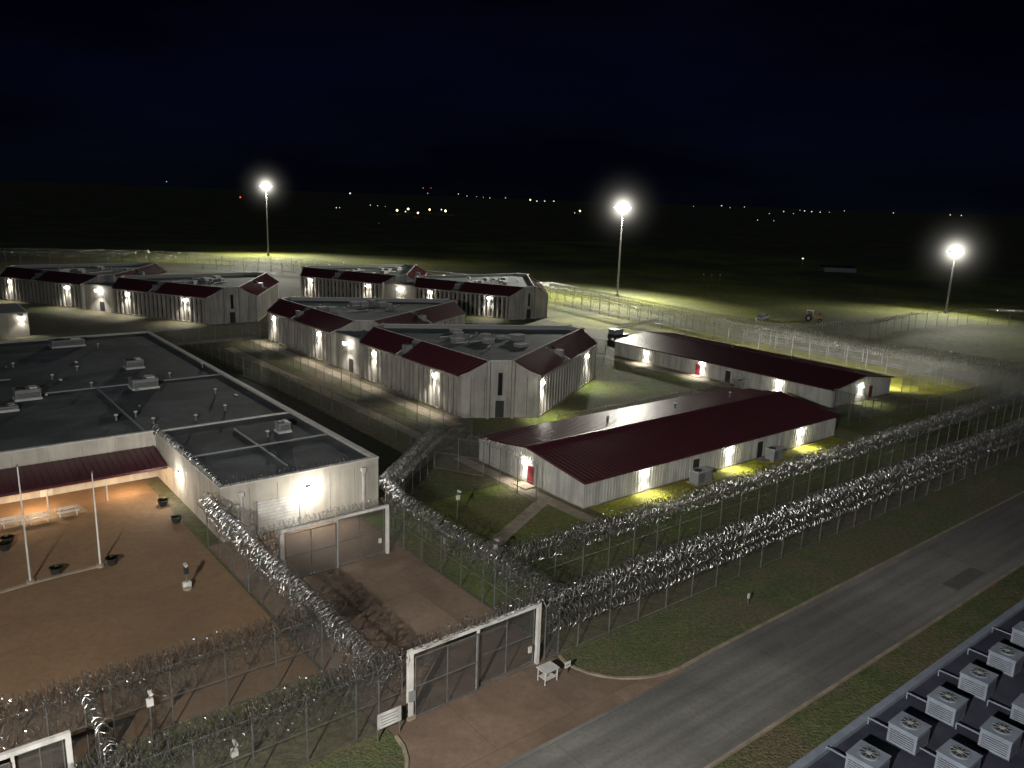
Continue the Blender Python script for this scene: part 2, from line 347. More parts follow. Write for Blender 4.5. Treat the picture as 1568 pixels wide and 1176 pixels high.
def hvac(b,s,n,z,w=2.2,d=1.5,h=1.1):
    b.sbox(s-w/2-.12,s+w/2+.12,n-d/2-.12,n+d/2+.12,z,z+.22,'cap')
    b.sbox(s-w/2,s+w/2,n-d/2,n+d/2,z+.22,z+h,'grey'); b.sbox(s-w/2-.06,s+w/2+.06,n-d/2-.06,n+d/2+.06,z+h+.001,z+h+.08,'grey')
    b.tube(W(s-w/4,n,z+h+.08),W(s-w/4,n,z+h+.2),d*.3,'dark',12)
    b.sbox(s+w*.1,s+w*.4,n-d*.3,n+d*.3,z+h+.081,z+h+.25,'cap')
    for i in range(4): b.sbox(s-w/2+.1,s+w/2-.1,n-d/2-.015,n-d/2-.003,z+.35+i*.15,z+.42+i*.15,'dark')
def vent(b,p,r=.18,h=.6):
    p=Vector(p); b.tube(p,p+UP*h,r*.7,'galv',8); b.tube(p+UP*h,p+UP*(h+.12),r*1.3,'cap',8,r*.8)
rv=M()
for px,py,w,d,h in ((220,590,3,2.2,1.2),(205,560,2.2,1.8,1.1),(42,607,2.6,1.8,1.2),(103,527,4.5,2.4,1.0),(10,625,2,1.5,.5),(433,657,1.2,1.2,1.0)):
    s,n_=sn(px,py,Z); hvac(rv,s,n_,Z-.28,w,d,h)
for px,py in ((118,565),(80,578),(330,600),(310,560),(208,635),(235,645),(140,590),(345,625),(410,665),(20,560),(300,640),(178,640),(150,530),(260,575)):
    s,n_=sn(px,py,Z); vent(rv,W(s,n_,Z-.28))
rv.obj('roof_units',e)
dr=M()
p1=hit(395,800,E2,65).dot(E1); p2=hit(458,800,E2,65).dot(E1)
dr.sbox(p1,p2,64.93,64.99,0.02,3.0,'cap')
for i in range(9): dr.sbox(p1,p2,64.915,64.929,.2+i*.32,.22+i*.32,'grey')
dr.sbox(p1-.12,p1-.003,64.9,64.995,0.02,3.12,'grey'); dr.sbox(p2+.003,p2+.12,64.9,64.995,.02,3.12,'grey')
dr.obj('roller_door',e)
ds=M()
for px in (368,556):
    s=hit(px,760,E2,65).dot(E1); ds.sbox(s-.09,s+.09,64.78,64.96,.02,3.9,'cap'); ds.sbox(s-.22,s+.22,64.7,64.97,3.9,4.3,'cap')
ds.obj('downspouts',e)
aw=M(); za,zb,nb=3.45,2.6,80.0
aw.face([W(-60,84.7,za),W(20.6,84.7,za),W(20.6,nb,zb),W(-60,nb,zb)],'maroon')
aw.face([W(-60,nb,zb),W(20.6,nb,zb),W(20.6,nb,zb-.25),W(-60,nb,zb-.25)],'maroon')
aw.face([W(-60,nb+.02,zb-.24),W(20.6,nb+.02,zb-.24),W(20.6,84.7,zb-.24),W(-60,84.7,zb-.24)],'cap')
s=-59.5
while s<20.5:
    aw.box(W(s,84.7,za),E1*.05,E2*(nb-84.7)+UP*(zb-za),UP*.07,'maroon'); s+=.62
for s in range(-30,20,5): aw.tube(W(s,nb+.3,0),W(s,nb+.3,zb-.25),.07,'cap',8)
aw.obj('awning',e)
wd=M()
for i in range(14):
    s=18-i*4.2; wd.sbox(s-.8,s+.8,84.7,84.78,.9,2.0,'glass'); wd.sbox(s-.9,s+.9,84.72,84.795,2.0,2.1,'white')
wd.sbox(10,11.1,84.69,84.77,.02,2.1,'white'); wd.sbox(1,2.1,84.69,84.77,.02,2.1,'door')
wd.obj('windows',e)
fx=M()
wallpack(e,fx,hit(471,748,E2,64.99),-E2,800,sz=.9,kind='POINT')
wallpack(e,fx,hit(275,725,E1,20.79),-E1,400,sz=.7,kind='POINT')
for s in (17,9,1,-8):
    fx.sbox(s-.15,s+.15,82.4,82.7,zb-.32,zb-.245,'lenso'); lamp('porch_light',W(s,81.2,2.1),760,(1,.66,.36),e,r=.12)
fx.obj('wall_lamps',e)
cw=M(); cw.coil(W(20.9,65.1,Z+.35),W(20.9,84.6,Z+.35),.3,.42); cw.coil(W(20.9,65.1,Z+.35),W(32.5,65.1,Z+.35),.28,.42); cw.obj('razor_wire',e)
# small far-left building
e=empty('small_utility_building',g(20,515)); q=sn(46,514); b=M()
b.sbox(q[0]-22,q[0],q[1],q[1]+14,0,4.4,'wall'); b.obj('walls',e); b=M(); b.sbox(q[0]-22.2,q[0]+.2,q[1]-.2,q[1]+14.2,4.41,4.7,'cap'); b.sbox(q[0]-21.8,q[0]-.2,q[1]+.2,q[1]+13.8,4.705,4.75,'hroof'); b.obj('roof',e)
b=M(); wallpack(e,b,W(q[0]-1.2,q[1],3.7),-E2,700); b.sbox(q[0]-6,q[0]-5,q[1]-.05,q[1]-.01,.02,2.1,'door'); b.obj('wall_lamps',e)
# ------------------------------------------------------------ metal gable buildings
def metal_building(name,s0,s1,n0,n1,axis,eave=2.9,ridge=4.1,lights=(),doors=()):
    e=empty(name,W((s0+s1)/2,(n0+n1)/2)); b=M()
    b.sbox(s0,s1,n0,n1,0,eave-.02,'siding')
    if axis=='s':
        P=lambda l,c,z: W(s0+l,n0+c,z); Ln=s1-s0; Wd=n1-n0; DL=E1; DC=E2
    else:
        P=lambda l,c,z: W(s0+c,n0+l,z); Ln=n1-n0; Wd=s1-s0; DL=E2; DC=E1
    for l in (0,Ln): b.face([P(l,0,eave-.02),P(l,Wd,eave-.02),P(l,Wd/2,ridge-.03)],'siding')
    l=.2
    while l<Ln: b.box(P(l,-.05,.15),DL*.09,DC*.049,UP*(eave-.25),'siding'); b.box(P(l,Wd,.15),DL*.09,DC*.05,UP*(eave-.25),'siding'); l+=.42
    l=.2
    while l<Wd:
        hh=eave-.1+(ridge-eave)*(1-abs(l-Wd/2)/(Wd/2))-.15
        b.box(P(-.05,l,.15),DL*.049,DC*.09,UP*hh,'siding'); b.box(P(Ln,l,.15),DL*.05,DC*.09,UP*hh,'siding'); l+=.42
    b.sbox(s0-.02,s1+.02,n0-.02,n1+.02,0,.12,'conc')
    b.obj('walls',e)
    r=M(); o=.35; sl=(ridge-eave)/(Wd/2); ze=eave-sl*o
    for side in (0,1):
        c0=-o if side==0 else Wd+o
        r.face([P(-o,c0,ze+.06),P(Ln+o,c0,ze+.06),P(Ln+o,Wd/2,ridge+.06),P(-o,Wd/2,ridge+.06)],'maroon')
        r.face([P(-o,c0,ze-.12),P(Ln+o,c0,ze-.12),P(Ln+o,c0,ze+.06),P(-o,c0,ze+.06)],'maroon')
        v=(P(0,Wd/2,ridge)-P(0,c0,ze)); l=-o
        while l<Ln+o: r.box(P(l,c0,ze+.062),DL*.045,v,UP*.05,'maroon'); l+=.6
        for l in (-o,Ln+o): r.face([P(l,c0,ze-.12),P(l,c0,ze+.06),P(l,Wd/2,ridge+.06),P(l,Wd/2,ridge-.12)],'maroon')
    r.box(P(-o,Wd/2-.15,ridge+.08),DL*(Ln+2*o),DC*.3,UP*.08,'maroon')
    for l in (Ln*.33,Ln*.6,Ln*.85): vent(r,P(l,Wd*.7,ridge-.6),.2,.8)
    r.obj('roof',e)
    d=M()
    for pos,out,k in doors:
        si=out.cross(UP); d.box(W(*pos)-si*.5+out*.06+UP*.03,si*1.0,out*.04,UP*2.1,k); d.box(W(*pos)-si*.6+out*.055+UP*2.14,si*1.2,out*.06,UP*.08,'white')
        d.box(W(*pos)-si*1.0+out*.12+UP*.02,si*2.0,out*1.4,UP*.1,'conc')
    if doors: d.obj('doors',e)
    f=M()
    for pos,out,P_,*kd in lights: wallpack(e,f,pos,out,P_,kind=kd[0] if kd else 'SPOT')
    f.obj('wall_lamps',e); return e
B1=(52.3,98.6,53.1,70.6)
L1=[(hit(x,y,E2,53.0),-E2,850) for x,y in ((987,724),(1117,690),(1226,661))]+[(hit(806,706,E1,52.2),-E1,850)]
ld=hit(812,720,E1,52.2).dot(E2)
metal_building('metal_gable_building',*B1,'s',lights=L1,doors=[((52.3,ld),-E1,'door'),((hit(1065,725,E2,53).dot(E1),53.1),-E2,'dark'),((hit(1163,695,E2,53).dot(E1),53.1),-E2,'dark')])
B2=(112.5,130.4,61.7,108.0)
L2=[(hit(x,y,E1,112.4),-E1,1300) for x,y in ((990,540),(1075,556),(1193,585))]+[(hit(1318,591,E2,61.6),-E2,1000)]+[(W(130.5,n_,2.7),E1,14000,'FLOOD') for n_ in (66,78,92,104)]  # back-wall floods are unseen, assumed from the bright lawn behind
d2=[((112.5,hit(x,575,E1,112.5).dot(E2)),-E1,k) for x,k in ((1068,'door'),(1115,'dark'))]
metal_building('metal_gable_building',*B2,'n',lights=L2,doors=d2+[((124,61.7),-E2,'door')])
def package_unit(s,n,w=2.4,d=1.2):
    e=M(); e.sbox(s-w/2-.2,s+w/2+.2,n-d/2-.2,n+d/2+.2,.0,.12,'conc'); e.sbox(s-w/2,s+w/2,n-d/2,n+d/2,.12,1.4,'grey')
    e.sbox(s-w/2-.04,s+w/2+.04,n-d/2-.04,n+d/2+.04,1.402,1.46,'cap'); e.tube(W(s-w/4,n,1.46),W(s-w/4,n,1.56),.42,'dark',12)
    for i in range(6): e.sbox(s-w/2+.1,s-.1,n-d/2-.02,n-d/2-.004,.3+i*.17,.37+i*.17,'dark')
    e.sbox(s+w/4,s+w/2-.1,n+d/2,n+d/2+1.0,.5,1.1,'cap'); e.obj('air_conditioning_unit')
q=sn(1072,738); package_unit(q[0],51.6)
q=sn(1190,705); package_unit(q[0],51.8,1.8)
q=sn(1150,592); package_unit(111,q[1])
# ------------------------------------------------------------ housing units
c_,L_=10.5,28.5
R3=math.sqrt(3)/2
hexa=[(0,0),(R3*c_,-c_/2),(R3*(c_+L_),(L_-c_)/2),(R3*(c_+L_),(L_+c_)/2),(R3*c_,L_+c_/2),(0,L_)]
ly=[hit(x,y,E1,60.8).dot(E2)-86.6 for x,y in ((423,480),(492,507),(532,517),(577,538),(670,568))]
def housing(s0,n0,deg,lit_end=True,P=900,sz=1.1):
    org=W(s0,n0); an=A+math.radians(deg-90); X=Vector((math.cos(an),math.sin(an),0)); Y=Vector((-math.sin(an),math.cos(an),0))
    Lc=lambda x,y,z=0: org+X*x+Y*y+UP*z
    e=empty('two_storey_housing_block',Lc(15,33)); wl=M(); rf=M(); wn=M(); un=M(); fx=M()
    ZE,ZT,ZD=6.0,8.0,7.3
    for dy in (0,L_+c_):
        Pp=[(x,y+dy) for x,y in hexa]
        lerp=lambda a,b,t:(a[0]+(b[0]-a[0])*t,a[1]+(b[1]-a[1])*t)
        Q={}
        for a,b in ((0,1),(2,3),(4,5)): Q[a]=lerp(Pp[a],Pp[b],.34); Q[b]=lerp(Pp[a],Pp[b],.66)
        for a,b in ((0,1),(2,3),(4,5)):
            pa,pb=Pp[a],Pp[b]
            wl.face([Lc(*pa),Lc(*pb),Lc(*pb,ZE),Lc(*Q[b],ZT),Lc(*Q[a],ZT),Lc(*pa,ZE)],'hwall')
            p,q=Lc(*pa),Lc(*pb); D=(q-p).normalized(); O=D.cross(UP)
            if (Lc(12,dy+L_/2)-p).dot(O)>0: O=-O
            mid=(p+q)/2
            wl.box(mid-D*1.9+O*.003,D*.4,O*.6,UP*8.15,'hwall'); wl.box(mid+D*1.5+O*.003,D*.4,O*.6,UP*8.15,'hwall')
            for t in (1.2,3.1,7.1,9.0): wn.box(p+D*t+O*.003+UP*.3,D*.06,O*.012,UP*5.5,'dark')
            wn.box(mid-D*.6+O*.003+UP*.05,D*1.2,O*.05,UP*2.4,'dark'); wn.box(mid-D*.3+O*.003+UP*3.2,D*.6,O*.05,UP*3.2,'glass')
            wl.box(Lc(*Q[a],ZT),D*(Lc(*Q[b])-Lc(*Q[a])).length,-O*.3,UP*.12,'cap')
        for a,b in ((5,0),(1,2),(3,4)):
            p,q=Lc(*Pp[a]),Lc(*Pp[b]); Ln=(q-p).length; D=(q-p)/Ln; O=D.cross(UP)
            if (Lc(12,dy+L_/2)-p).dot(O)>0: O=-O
            wl.face([p,q,q+UP*ZE,p+UP*ZE],'hwall_shade')
            wl.box(p+O*.003,D*.5,O*.4,UP*5.55,'hwall'); wl.box(q+O*.003,-D*.5,O*.4,UP*5.55,'hwall')
            t=1.2
            while t<Ln-.9:
                wl.box(p+D*t+O*.003+UP*.3,D*.46,O*.45,UP*5.25,'hwall'); t+=1.3
            wl.box(p+O*.003+UP*5.551,D*Ln,O*.46,UP*.4,'hwall'); wl.box(p+O*.0035,D*Ln,O*.48,UP*.3,'conc')
            t=1.66; i=0
            while t<Ln-1:
                if i%2==0:
                    for z in (1.3,3.9): wn.box(p+D*(t+.12)+O*.004+UP*z,D*.5,O*.04,UP*1.0,'glass')
                t+=1.3; i+=1
            qa,qb=Lc(*Q[a],ZT),Lc(*Q[b],ZT)
            for t0,t1 in ((.0,.40),(.47,1.0)):
                f=lambda t:(p+(q-p)*t+UP*(ZE+.03)+O*.5)
                h=lambda t:(qa+(qb-qa)*t)
                rf.face([f(t0),f(t1),h(t1),h(t0)],'maroon')
                rf.face([f(t0),f(t1),f(t1)-UP*.18,f(t0)-UP*.18],'maroon')
                rf.face([f(t0),f(t0)-O*.3-UP*.1,h(t0)-UP*.4],'cap'); rf.face([f(t1),f(t1)-O*.3-UP*.1,h(t1)-UP*.4],'cap')
                k=int((t1-t0)*Ln/.8)
                for i in range(k+1):
                    t=t0+(t1-t0)*i/max(k,1); v=h(t)-f(t); rf.box(f(t)+UP*.005,D*.05,v,UP*.06,'maroon')
            f=lambda t:(p+(q-p)*t+UP*(ZE+.02)); h=lambda t:(qa+(qb-qa)*t)
            rf.face([f(.40),f(.47),h(.47)-UP*.5,h(.40)-UP*.5],'hroof')
            mm=f(.435)+(h(.435)-f(.435))*.35; un.cbox(mm,math.atan2(D.y,D.x),1.3,1.1,ZE+.2,ZE+1.5,'grey')
            rf.face([qa,qb,qb-UP*.7,qa-UP*.7],'grey')
            rf.box(qa-O*.02,qb-qa,-O*.22,UP*.08,'cap')
        dk=[Lc(*Q[i],ZD) for i in range(6)]
        rf.face(dk,'hroof')
        cx,cy=R3*(c_+L_)*.42,dy+L_/2
        for i in range(8):
            a=random.uniform(0,6.28); r=random.uniform(1,9); cc=Lc(cx+r*math.cos(a),cy+r*math.sin(a)); w=random.uniform(.7,1.9); hh=random.uniform(.4,.95)
            un.cbox(cc,an,w,w*.8,ZD+.002,ZD+hh,'grey'); un.cbox(cc,an,w+.12,w*.8+.12,ZD+hh+.001,ZD+hh+.07,'cap')
        for i in range(8): vent(un,Lc(cx+random.uniform(-7,7),cy+random.uniform(-7,7),ZD),.18,.5)
        for i in range(3):
            a=Lc(cx+random.uniform(-7,0),cy+random.uniform(-6,6),ZD+.12); un.box(a,X*random.uniform(3,7),Y*.12,UP*.1,'cap')
    wl.box(Lc(.4,L_-.2),X*8,Y*(c_+.4),UP*ZE,'hwall'); rf.box(Lc(.3,L_-.2,ZE+.003),X*8.2,Y*(c_+.4),UP*.25,'hroof')
    wn.box(Lc(.3,L_+4),X*.09,Y*1.4,UP*2.3,'dark')
    for y in ly: wallpack(e,fx,Lc(-.5,y,5.0),-X,P*random.uniform(.8,1.2),sz=sz)
    p=Vector(Lc(*hexa[1])); q=Vector(Lc(*hexa[2])); D=(q-p).normalized(); O=D.cross(UP)
    if lit_end:
        wallpack(e,fx,p+D*.3+O*.5+UP*5.0,O,P,sz=sz); wallpack(e,fx,p+D*22+O*.5+UP*5.0,O,P,sz=sz)
    wl.obj('walls',e); rf.obj('roof',e); wn.obj('windows_and_doors',e); un.obj('roof_units',e); fx.obj('wall_lamps',e)
housing(60.9,86.6,90,P=2300)
q=sn(782,490); housing(q[0],q[1],114,lit_end=False,P=2700,sz=1.4)
q=sn(320,497); housing(q[0],q[1],118,lit_end=False,P=2700,sz=1.4)
# ------------------------------------------------------------ light masts
m,n=nt('halo_emission'); N=n.nodes; L=n.links  # lamp halo put in as an emission volume that glows by itself
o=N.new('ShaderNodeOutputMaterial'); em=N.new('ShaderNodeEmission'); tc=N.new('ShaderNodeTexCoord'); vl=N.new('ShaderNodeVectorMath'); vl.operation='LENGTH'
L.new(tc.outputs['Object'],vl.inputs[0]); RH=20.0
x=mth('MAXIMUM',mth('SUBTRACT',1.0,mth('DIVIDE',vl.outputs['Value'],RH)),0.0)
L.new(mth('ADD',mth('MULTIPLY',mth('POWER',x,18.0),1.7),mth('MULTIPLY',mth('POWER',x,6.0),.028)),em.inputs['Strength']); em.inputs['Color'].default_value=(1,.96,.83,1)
L.new(em.outputs[0],o.inputs['Volume']); MT['emissive_halo']=m
def mast(pb,pt,P,direc,r=RH):
    base=g(*pb); d=ray(*pt); t=base.y/d.y; h=H+d.z*t
    e=empty('high_mast_light',base); b=M()
    b.tube(base,base+UP*1,.6,'conc',12); b.tube(base+UP*.3,base+UP*h,.36,'galv',10,.17); b.obj('mast_pole',e)
    hd=M(); top=base+UP*h
    hd.tube(top-UP*.3,top+UP*.5,.45,'galv',10)
    for i in range(12):
        a=2*math.pi*i/12; dr=Vector((math.cos(a),math.sin(a),0)); sd=dr.cross(UP); nx=2*math.pi*(i+1)/12; d2=Vector((math.cos(nx),math.sin(nx),0))
        hd.tube(top+dr*1.7,top+d2*1.7,.06,'galv',5)
        if i%3==0: hd.tube(top,top+dr*1.7,.06,'galv',5)
        if i%2==0:
            c=top+dr*1.9-UP*.1; tl=(dr*.5-UP*.85).normalized(); up2=sd.cross(tl)
            hd.box(c-sd*.45-up2*.35+tl*.3,sd*.9,up2*.7,tl*.08,'lensm'); hd.box(c-sd*.48-up2*.38-tl*.15,sd*.96,up2*.76,tl*.44,'dark')
            hd.octa(c+dr*.25,.42,'lensm')
    hd.obj('lamp_head',e)
    lamp('mast_floodlight',top-UP*1.3,P,(1,.97,.84),e,'SPOT',1.0,direc,160,.8)
    bpy.ops.mesh.primitive_uv_sphere_add(segments=24,ring_count=16,radius=r,location=top); s=bpy.context.object; s.name='emissive_halo'; s.data.materials.append(MT['emissive_halo']); s.parent=e; s.matrix_parent_inverse=Matrix.Translation(-e.location)  # self-glowing sphere added as the halo around the lamp head
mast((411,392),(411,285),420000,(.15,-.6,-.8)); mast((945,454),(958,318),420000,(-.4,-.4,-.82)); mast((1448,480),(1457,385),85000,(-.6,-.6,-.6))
# ------------------------------------------------------------ flagpoles and small things
for pb,pt in (((47,893),(32,715)),((154,868),(143,725))):
    base=g(*pb); d=ray(*pt); h=H+d.z*base.y/d.y; b=M(); b.tube(base,base+UP*.25,.3,'conc',12); b.tube(base+UP*.2,base+UP*h,.08,'white',10,.045); b.octa(base+UP*(h+.1),.13,'galv'); b.tube(base+UP*1.2+E1*.12,base+UP*1.2-E1*.12,.03,'galv'); b.obj('flagpole')
def planter(p):
    b=M(); n=12; prof=[(.32,0),(.42,.35),(.5,.55),(.55,.6),(.47,.6),(.42,.5)]
    for (r0,z0),(r1,z1) in zip(prof,prof[1:]): b.tube(p+UP*z0,p+UP*(z1+.001),r0,'dark',n,r1)
    b.tube(p+UP*.45,p+UP*.5,.42,'dirt',n)
    for i in range(14):
        a=random.random()*6.28; d=Vector((math.cos(a)*.3,math.sin(a)*.3,random.uniform(.15,.4))); q=p+UP*.5; sd=d.cross(UP).normalized()*.04; b.face([q-sd,q+sd,q+d],'grass')
    b.obj('planter')
for px in ((172,864),(87,879),(8,842),(270,800),(250,774),(12,832)): planter(g(*px))
def bench(p,a):
    b=M(); X=Vector((math.cos(a),math.sin(a),0)); Y=Vector((-math.sin(a),math.cos(a),0))
    for i in range(3): b.box(p-X*.9+Y*(i*.16-.24)+UP*.42,X*1.8,Y*.13,UP*.05,'white')
    for x in (-.7,.65): b.box(p+X*x-Y*.2,X*.07,Y*.4,UP*.418,'white'); b.box(p+X*x+Y*.23,X*.05,Y*.05,UP*.85,'white')
    for z in (.6,.75): b.box(p-X*.9+Y*.285+UP*z,X*1.8,Y*.04,UP*.1,'white')
    b.obj('bench')
for px in ((60,800),(105,790),(20,806)): bench(g(*px),A)
p=g(287,902); b=M(); b.tube(p,p+UP*.2,.35,'conc',10); b.tube(p,p+UP*1.9,.07,'galv',8); b.box(p-E1*.3-E2*.12+UP*.25,E1*.6,E2*.3,UP*.35,'white'); b.box(p-E1*.15-E2*.15+UP*1.3,E1*.3,E2*.3,UP*.45,'dark'); b.box(p-E1*.15-E2*.3+UP*1.95,E1*.2,E2*.5,UP*.16,'white'); b.obj('camera_pedestal')
def cctv(p,h=3.3):
    b=M(); b.tube(p,p+UP*h,.05,'galv',6); b.box(p-E1*.17-E2*.15+UP*(h-.9),E1*.34,E2*.2,UP*.42,'white'); b.box(p-E1*.07-E2*.45+UP*(h-.1),E1*.15,E2*.45,UP*.14,'white'); b.tube(p+UP*h,p+UP*(h+.15)-E2*.2,.03,'galv'); b.obj('security_camera')
for s,n_ in ((11.5,35.9),(9,41.8),(34.5,51),(37,47.5)): cctv(W(s,n_),random.uniform(2.4,3.4))
cctv(g(700,800),3.2)
p=g(1145,925); b=M(); b.tube(p,p+UP*.8,.05,'galv',6); b.box(p-E1*.1-E2*.06+UP*.5,E1*.2,E2*.1,UP*.4,'white'); b.obj('marker_post')
p=W(19.7,34.5); b=M()
for x in (-.7,.7): b.tube(p+E1*x,p+E1*x+UP*1.7,.05,'galv',6)
b.box(p-E1*.75-E2*.09+UP*.8,E1*1.5,E2*.04,UP*.95,'white')
for i in range(4): b.box(p-E1*(.55)-E2*.1+UP*(1.5-i*.18),E1*(1.1-.2*(i%2)),E2*.008,UP*.06,'grey')
b.obj('warning_sign')
p=g(838,1042); b=M()
for x in (-.5,.5):
    for y in (-.35,.35): b.tube(p+E1*x+E2*y,p+E1*x+E2*y+UP*.9,.035,'white',6)
b.box(p-E1*.6-E2*.45+UP*.9,E1*1.2,E2*.9,UP*.06,'cap'); b.box(p-E1*.45-E2*.35+UP*.3,E1*.9,E2*.7,UP*.04,'cap')
b.tube(p-E1*.5-E2*.35+UP*.5,p+E1*.5-E2*.35+UP*.5,.025,'white'); b.obj('inspection_table')
p=g(868,1032); b=M(); b.tube(p,p+UP*.9,.04,'galv'); b.box(p-E1*.25-E2*.05+UP*.5,E1*.5,E2*.03,UP*.42,'white'); b.box(p-E1*.2-E2*.06+UP*.65,E1*.4,E2*.008,UP*.08,'grey'); b.obj('small_sign')
# ------------------------------------------------------------ lower-right roof with condensers
ZR=8.0; s0,n0=sn(1200,1160,ZR); s1,n1=sn(1568,935,ZR); ne=(n0+n1)/2
e=empty('flat_roofed_annex',W(40,ne-5)); b=M(); b.sbox(14,70,ne-12,ne,0,ZR-.2,'wall'); b.obj('walls',e)
MT['roofd']=mat('dark_annex_roof',(.016,.017,.028),(.026,.027,.04),.3,rough=.7,fine=(1,.7,1.3))
b=M(); b.sbox(14,70,ne-12,ne-.35,ZR-.198,ZR-.1,'roofd'); b.sbox(14,70,ne-.35,ne,ZR-.198,ZR+.1,'pod'); b.obj('roof',e)
def condenser(px,py,w=1.2):
    p=g(px,py,ZR-.1); o=empty('condenser_unit',p); b=M(); h=.95
    an=random.uniform(-.05,.05); X=E1*math.cos(an)+E2*math.sin(an); Y=UP.cross(X)
    for x in (-w*.4,w*.4-.1): b.box(p+X*x-Y*w/2+UP*.003,X*.1,Y*w,UP*.12,'dark')
    b.box(p-X*w/2-Y*w/2+UP*.125,X*w,Y*w,UP*(h-.125),'pod')
    b.box(p-X*(w/2+.03)-Y*(w/2+.03)+UP*(h+.002),X*(w+.06),Y*(w+.06),UP*.05,'pod')
    for i in range(6):
        z=.24+i*.1
        b.box(p-X*(w/2-.1)-Y*(w/2+.012)+UP*z,X*(w-.2),Y*.01,UP*.03,'dark'); b.box(p-X*(w/2+.012)-Y*(w/2-.1)+UP*z,X*.01,Y*(w-.2),UP*.03,'dark')
    b.obj('casing',o)
    f=M(); f.tube(p+UP*(h+.054),p+UP*(h+.1),w*.33,'pod',20); f.tube(p+UP*(h+.102),p+UP*(h+.11),w*.27,'dark',20); f.tube(p+UP*(h+.11),p+UP*(h+.13),w*.09,'grey',10)
    for i in range(4):
        a=math.pi*i/4; d=(X*math.cos(a)+Y*math.sin(a))*w*.3; f.tube(p-d+UP*(h+.13),p+d+UP*(h+.13),.009,'grey',4)
    f.obj('fan',o)
    c=M(); c.tube(p+Y*w/2+UP*.3,p+Y*(w/2+1.1)+UP*.3,.035,'pod'); c.tube(p+Y*(w/2+1.1)+UP*.3,p+Y*(w/2+1.1)+UP*.0,.035,'pod'); c.obj('conduit',o)
for px,py in ((1388,1140),(1446,1098),(1494,1060),(1537,1025),(1528,1148),(1463,1186),(1575,1110),(1572,990),(1325,1188)): condenser(px,py)
# ------------------------------------------------------------ boom lift and outside vehicles
def wheels(b,p,X,Y,xs,ys,r,w):
    for x in xs:
        for y in ys: b.tube(p+X*x+Y*y+UP*r,p+X*x+Y*(y+w)+UP*r,r,'tyre',14); b.tube(p+X*x+Y*(y-.01)+UP*r,p+X*x+Y*(y+w+.01)+UP*r,r*.45,'grey',10)
p=g(946,520); q=g(1032,512); X=(q-p).normalized(); Y=UP.cross(X); e=empty('boom_lift',p)
b=M(); b.box(p-X*2-Y*1.2+UP*.6,X*4,Y*2.4,UP*.7,'dark'); b.box(p-X*2-Y*1.0+UP*1.32,X*2.6,Y*2,UP*1.1,'grey'); b.obj('chassis',e)
b=M(); wheels(b,p,X,Y,(-1.4,1.4),(-1.3,.9),.55,.4); b.obj('wheels',e)
b=M(); a0=p-X*.6+UP*2.5; a1=p+X*11.5+UP*3.3
for y in (-.35,.35):
    for z in (0,.7): b.tube(a0+Y*y+UP*z,a1+Y*y+UP*z*.7,.07,'cap')
for i in range(14):
    c0=a0+(a1-a0)*i/14; c1=a0+(a1-a0)*(i+1)/14
    for y in (-.35,.35): b.tube(c0+Y*y,c1+Y*y+UP*.6,.045,'cap',4)
    b.tube(c0-Y*.35+UP*.65,c1+Y*.35+UP*.65,.045,'cap',4)
b.box(a1-Y*1.1-UP*.6,X*1.1,Y*2.2,UP*.1,'grey')
for x in (0,1.1):
    for y in (-1.1,0,1.1): b.tube(a1+X*x+Y*y-UP*.5,a1+X*x+Y*y+UP*.6,.05,'cap',4)
for y in (-1.1,1.1):
    b.tube(a1+Y*y+UP*.6,a1+X*1.1+Y*y+UP*.6,.05,'cap',4)
b.obj('boom_and_basket',e)
def pickup(p,a,k):
    e=empty('pickup_truck',p); X=Vector((math.cos(a),math.sin(a),0)); Y=Vector((-math.sin(a),math.cos(a),0)); b=M()
    def prism(pr,y0,y1,k):
        A_=[p+X*x+Y*y0+UP*z for x,z in pr]; B_=[p+X*x+Y*y1+UP*z for x,z in pr]; b.face(A_[::-1],k); b.face(B_,k)
        for i in range(len(pr)): j=(i+1)%len(pr); b.face([A_[i],A_[j],B_[j],B_[i]],k)
    prism([(-2.7,.5),(2.7,.5),(2.75,.95),(1.3,1.15),(.8,1.16),(-.9,1.16),(-2.7,1.1)],-.95,.95,k)
    prism([(1.3,1.16),(.7,1.8),(-.6,1.82),(-.9,1.17)],-.82,.82,k)
    prism([(1.18,1.22),(.68,1.72),(-.55,1.73),(-.75,1.22)],-.835,.835,'glass')
    b.box(p-X*2.6-Y*.8+UP*1.165,X*1.6,Y*1.6,UP*.02,'dark'); b.obj('body',e); w=M()
    wheels(w,p,X,Y,(-1.7,1.75),(-.98,.72),.4,.26); w.obj('wheels',e)
    f=M(); f.box(p+X*2.752-Y*.8+UP*.7,X*.03,Y*.35,UP*.18,'cap'); f.box(p+X*2.752+Y*.45+UP*.7,X*.03,Y*.35,UP*.18,'cap'); f.obj('headlamps',e)
pickup(g(1168,490),A+.3,'grey')
p=g(1243,492); e=empty('farm_tractor',p); X=Vector((.9,-.43,0)).normalized(); Y=UP.cross(X); b=M()
b.box(p+X*.2-Y*.45+UP*.9,X*2.4,Y*.9,UP*.9,'orange'); b.box(p+X*2.61-Y*.4+UP*.95,X*.05,Y*.8,UP*.7,'dark'); b.tube(p+X*1.8+UP*1.8,p+X*1.8+UP*2.7,.06,'dark'); b.obj('bonnet',e)
b=M(); b.box(p-X*1.5-Y*.7+UP*1.0,X*1.69,Y*1.4,UP*.7,'orange'); b.box(p-X*1.4-Y*.65+UP*1.702,X*1.5,Y*1.3,UP*1.1,'glass'); b.box(p-X*1.55-Y*.8+UP*2.805,X*1.8,Y*1.6,UP*.14,'cap')
for x in (-1.42,.08):
    for y in (-.67,.6): b.box(p+X*x+Y*y+UP*1.703,X*.08,Y*.08,UP*1.1,'cap')
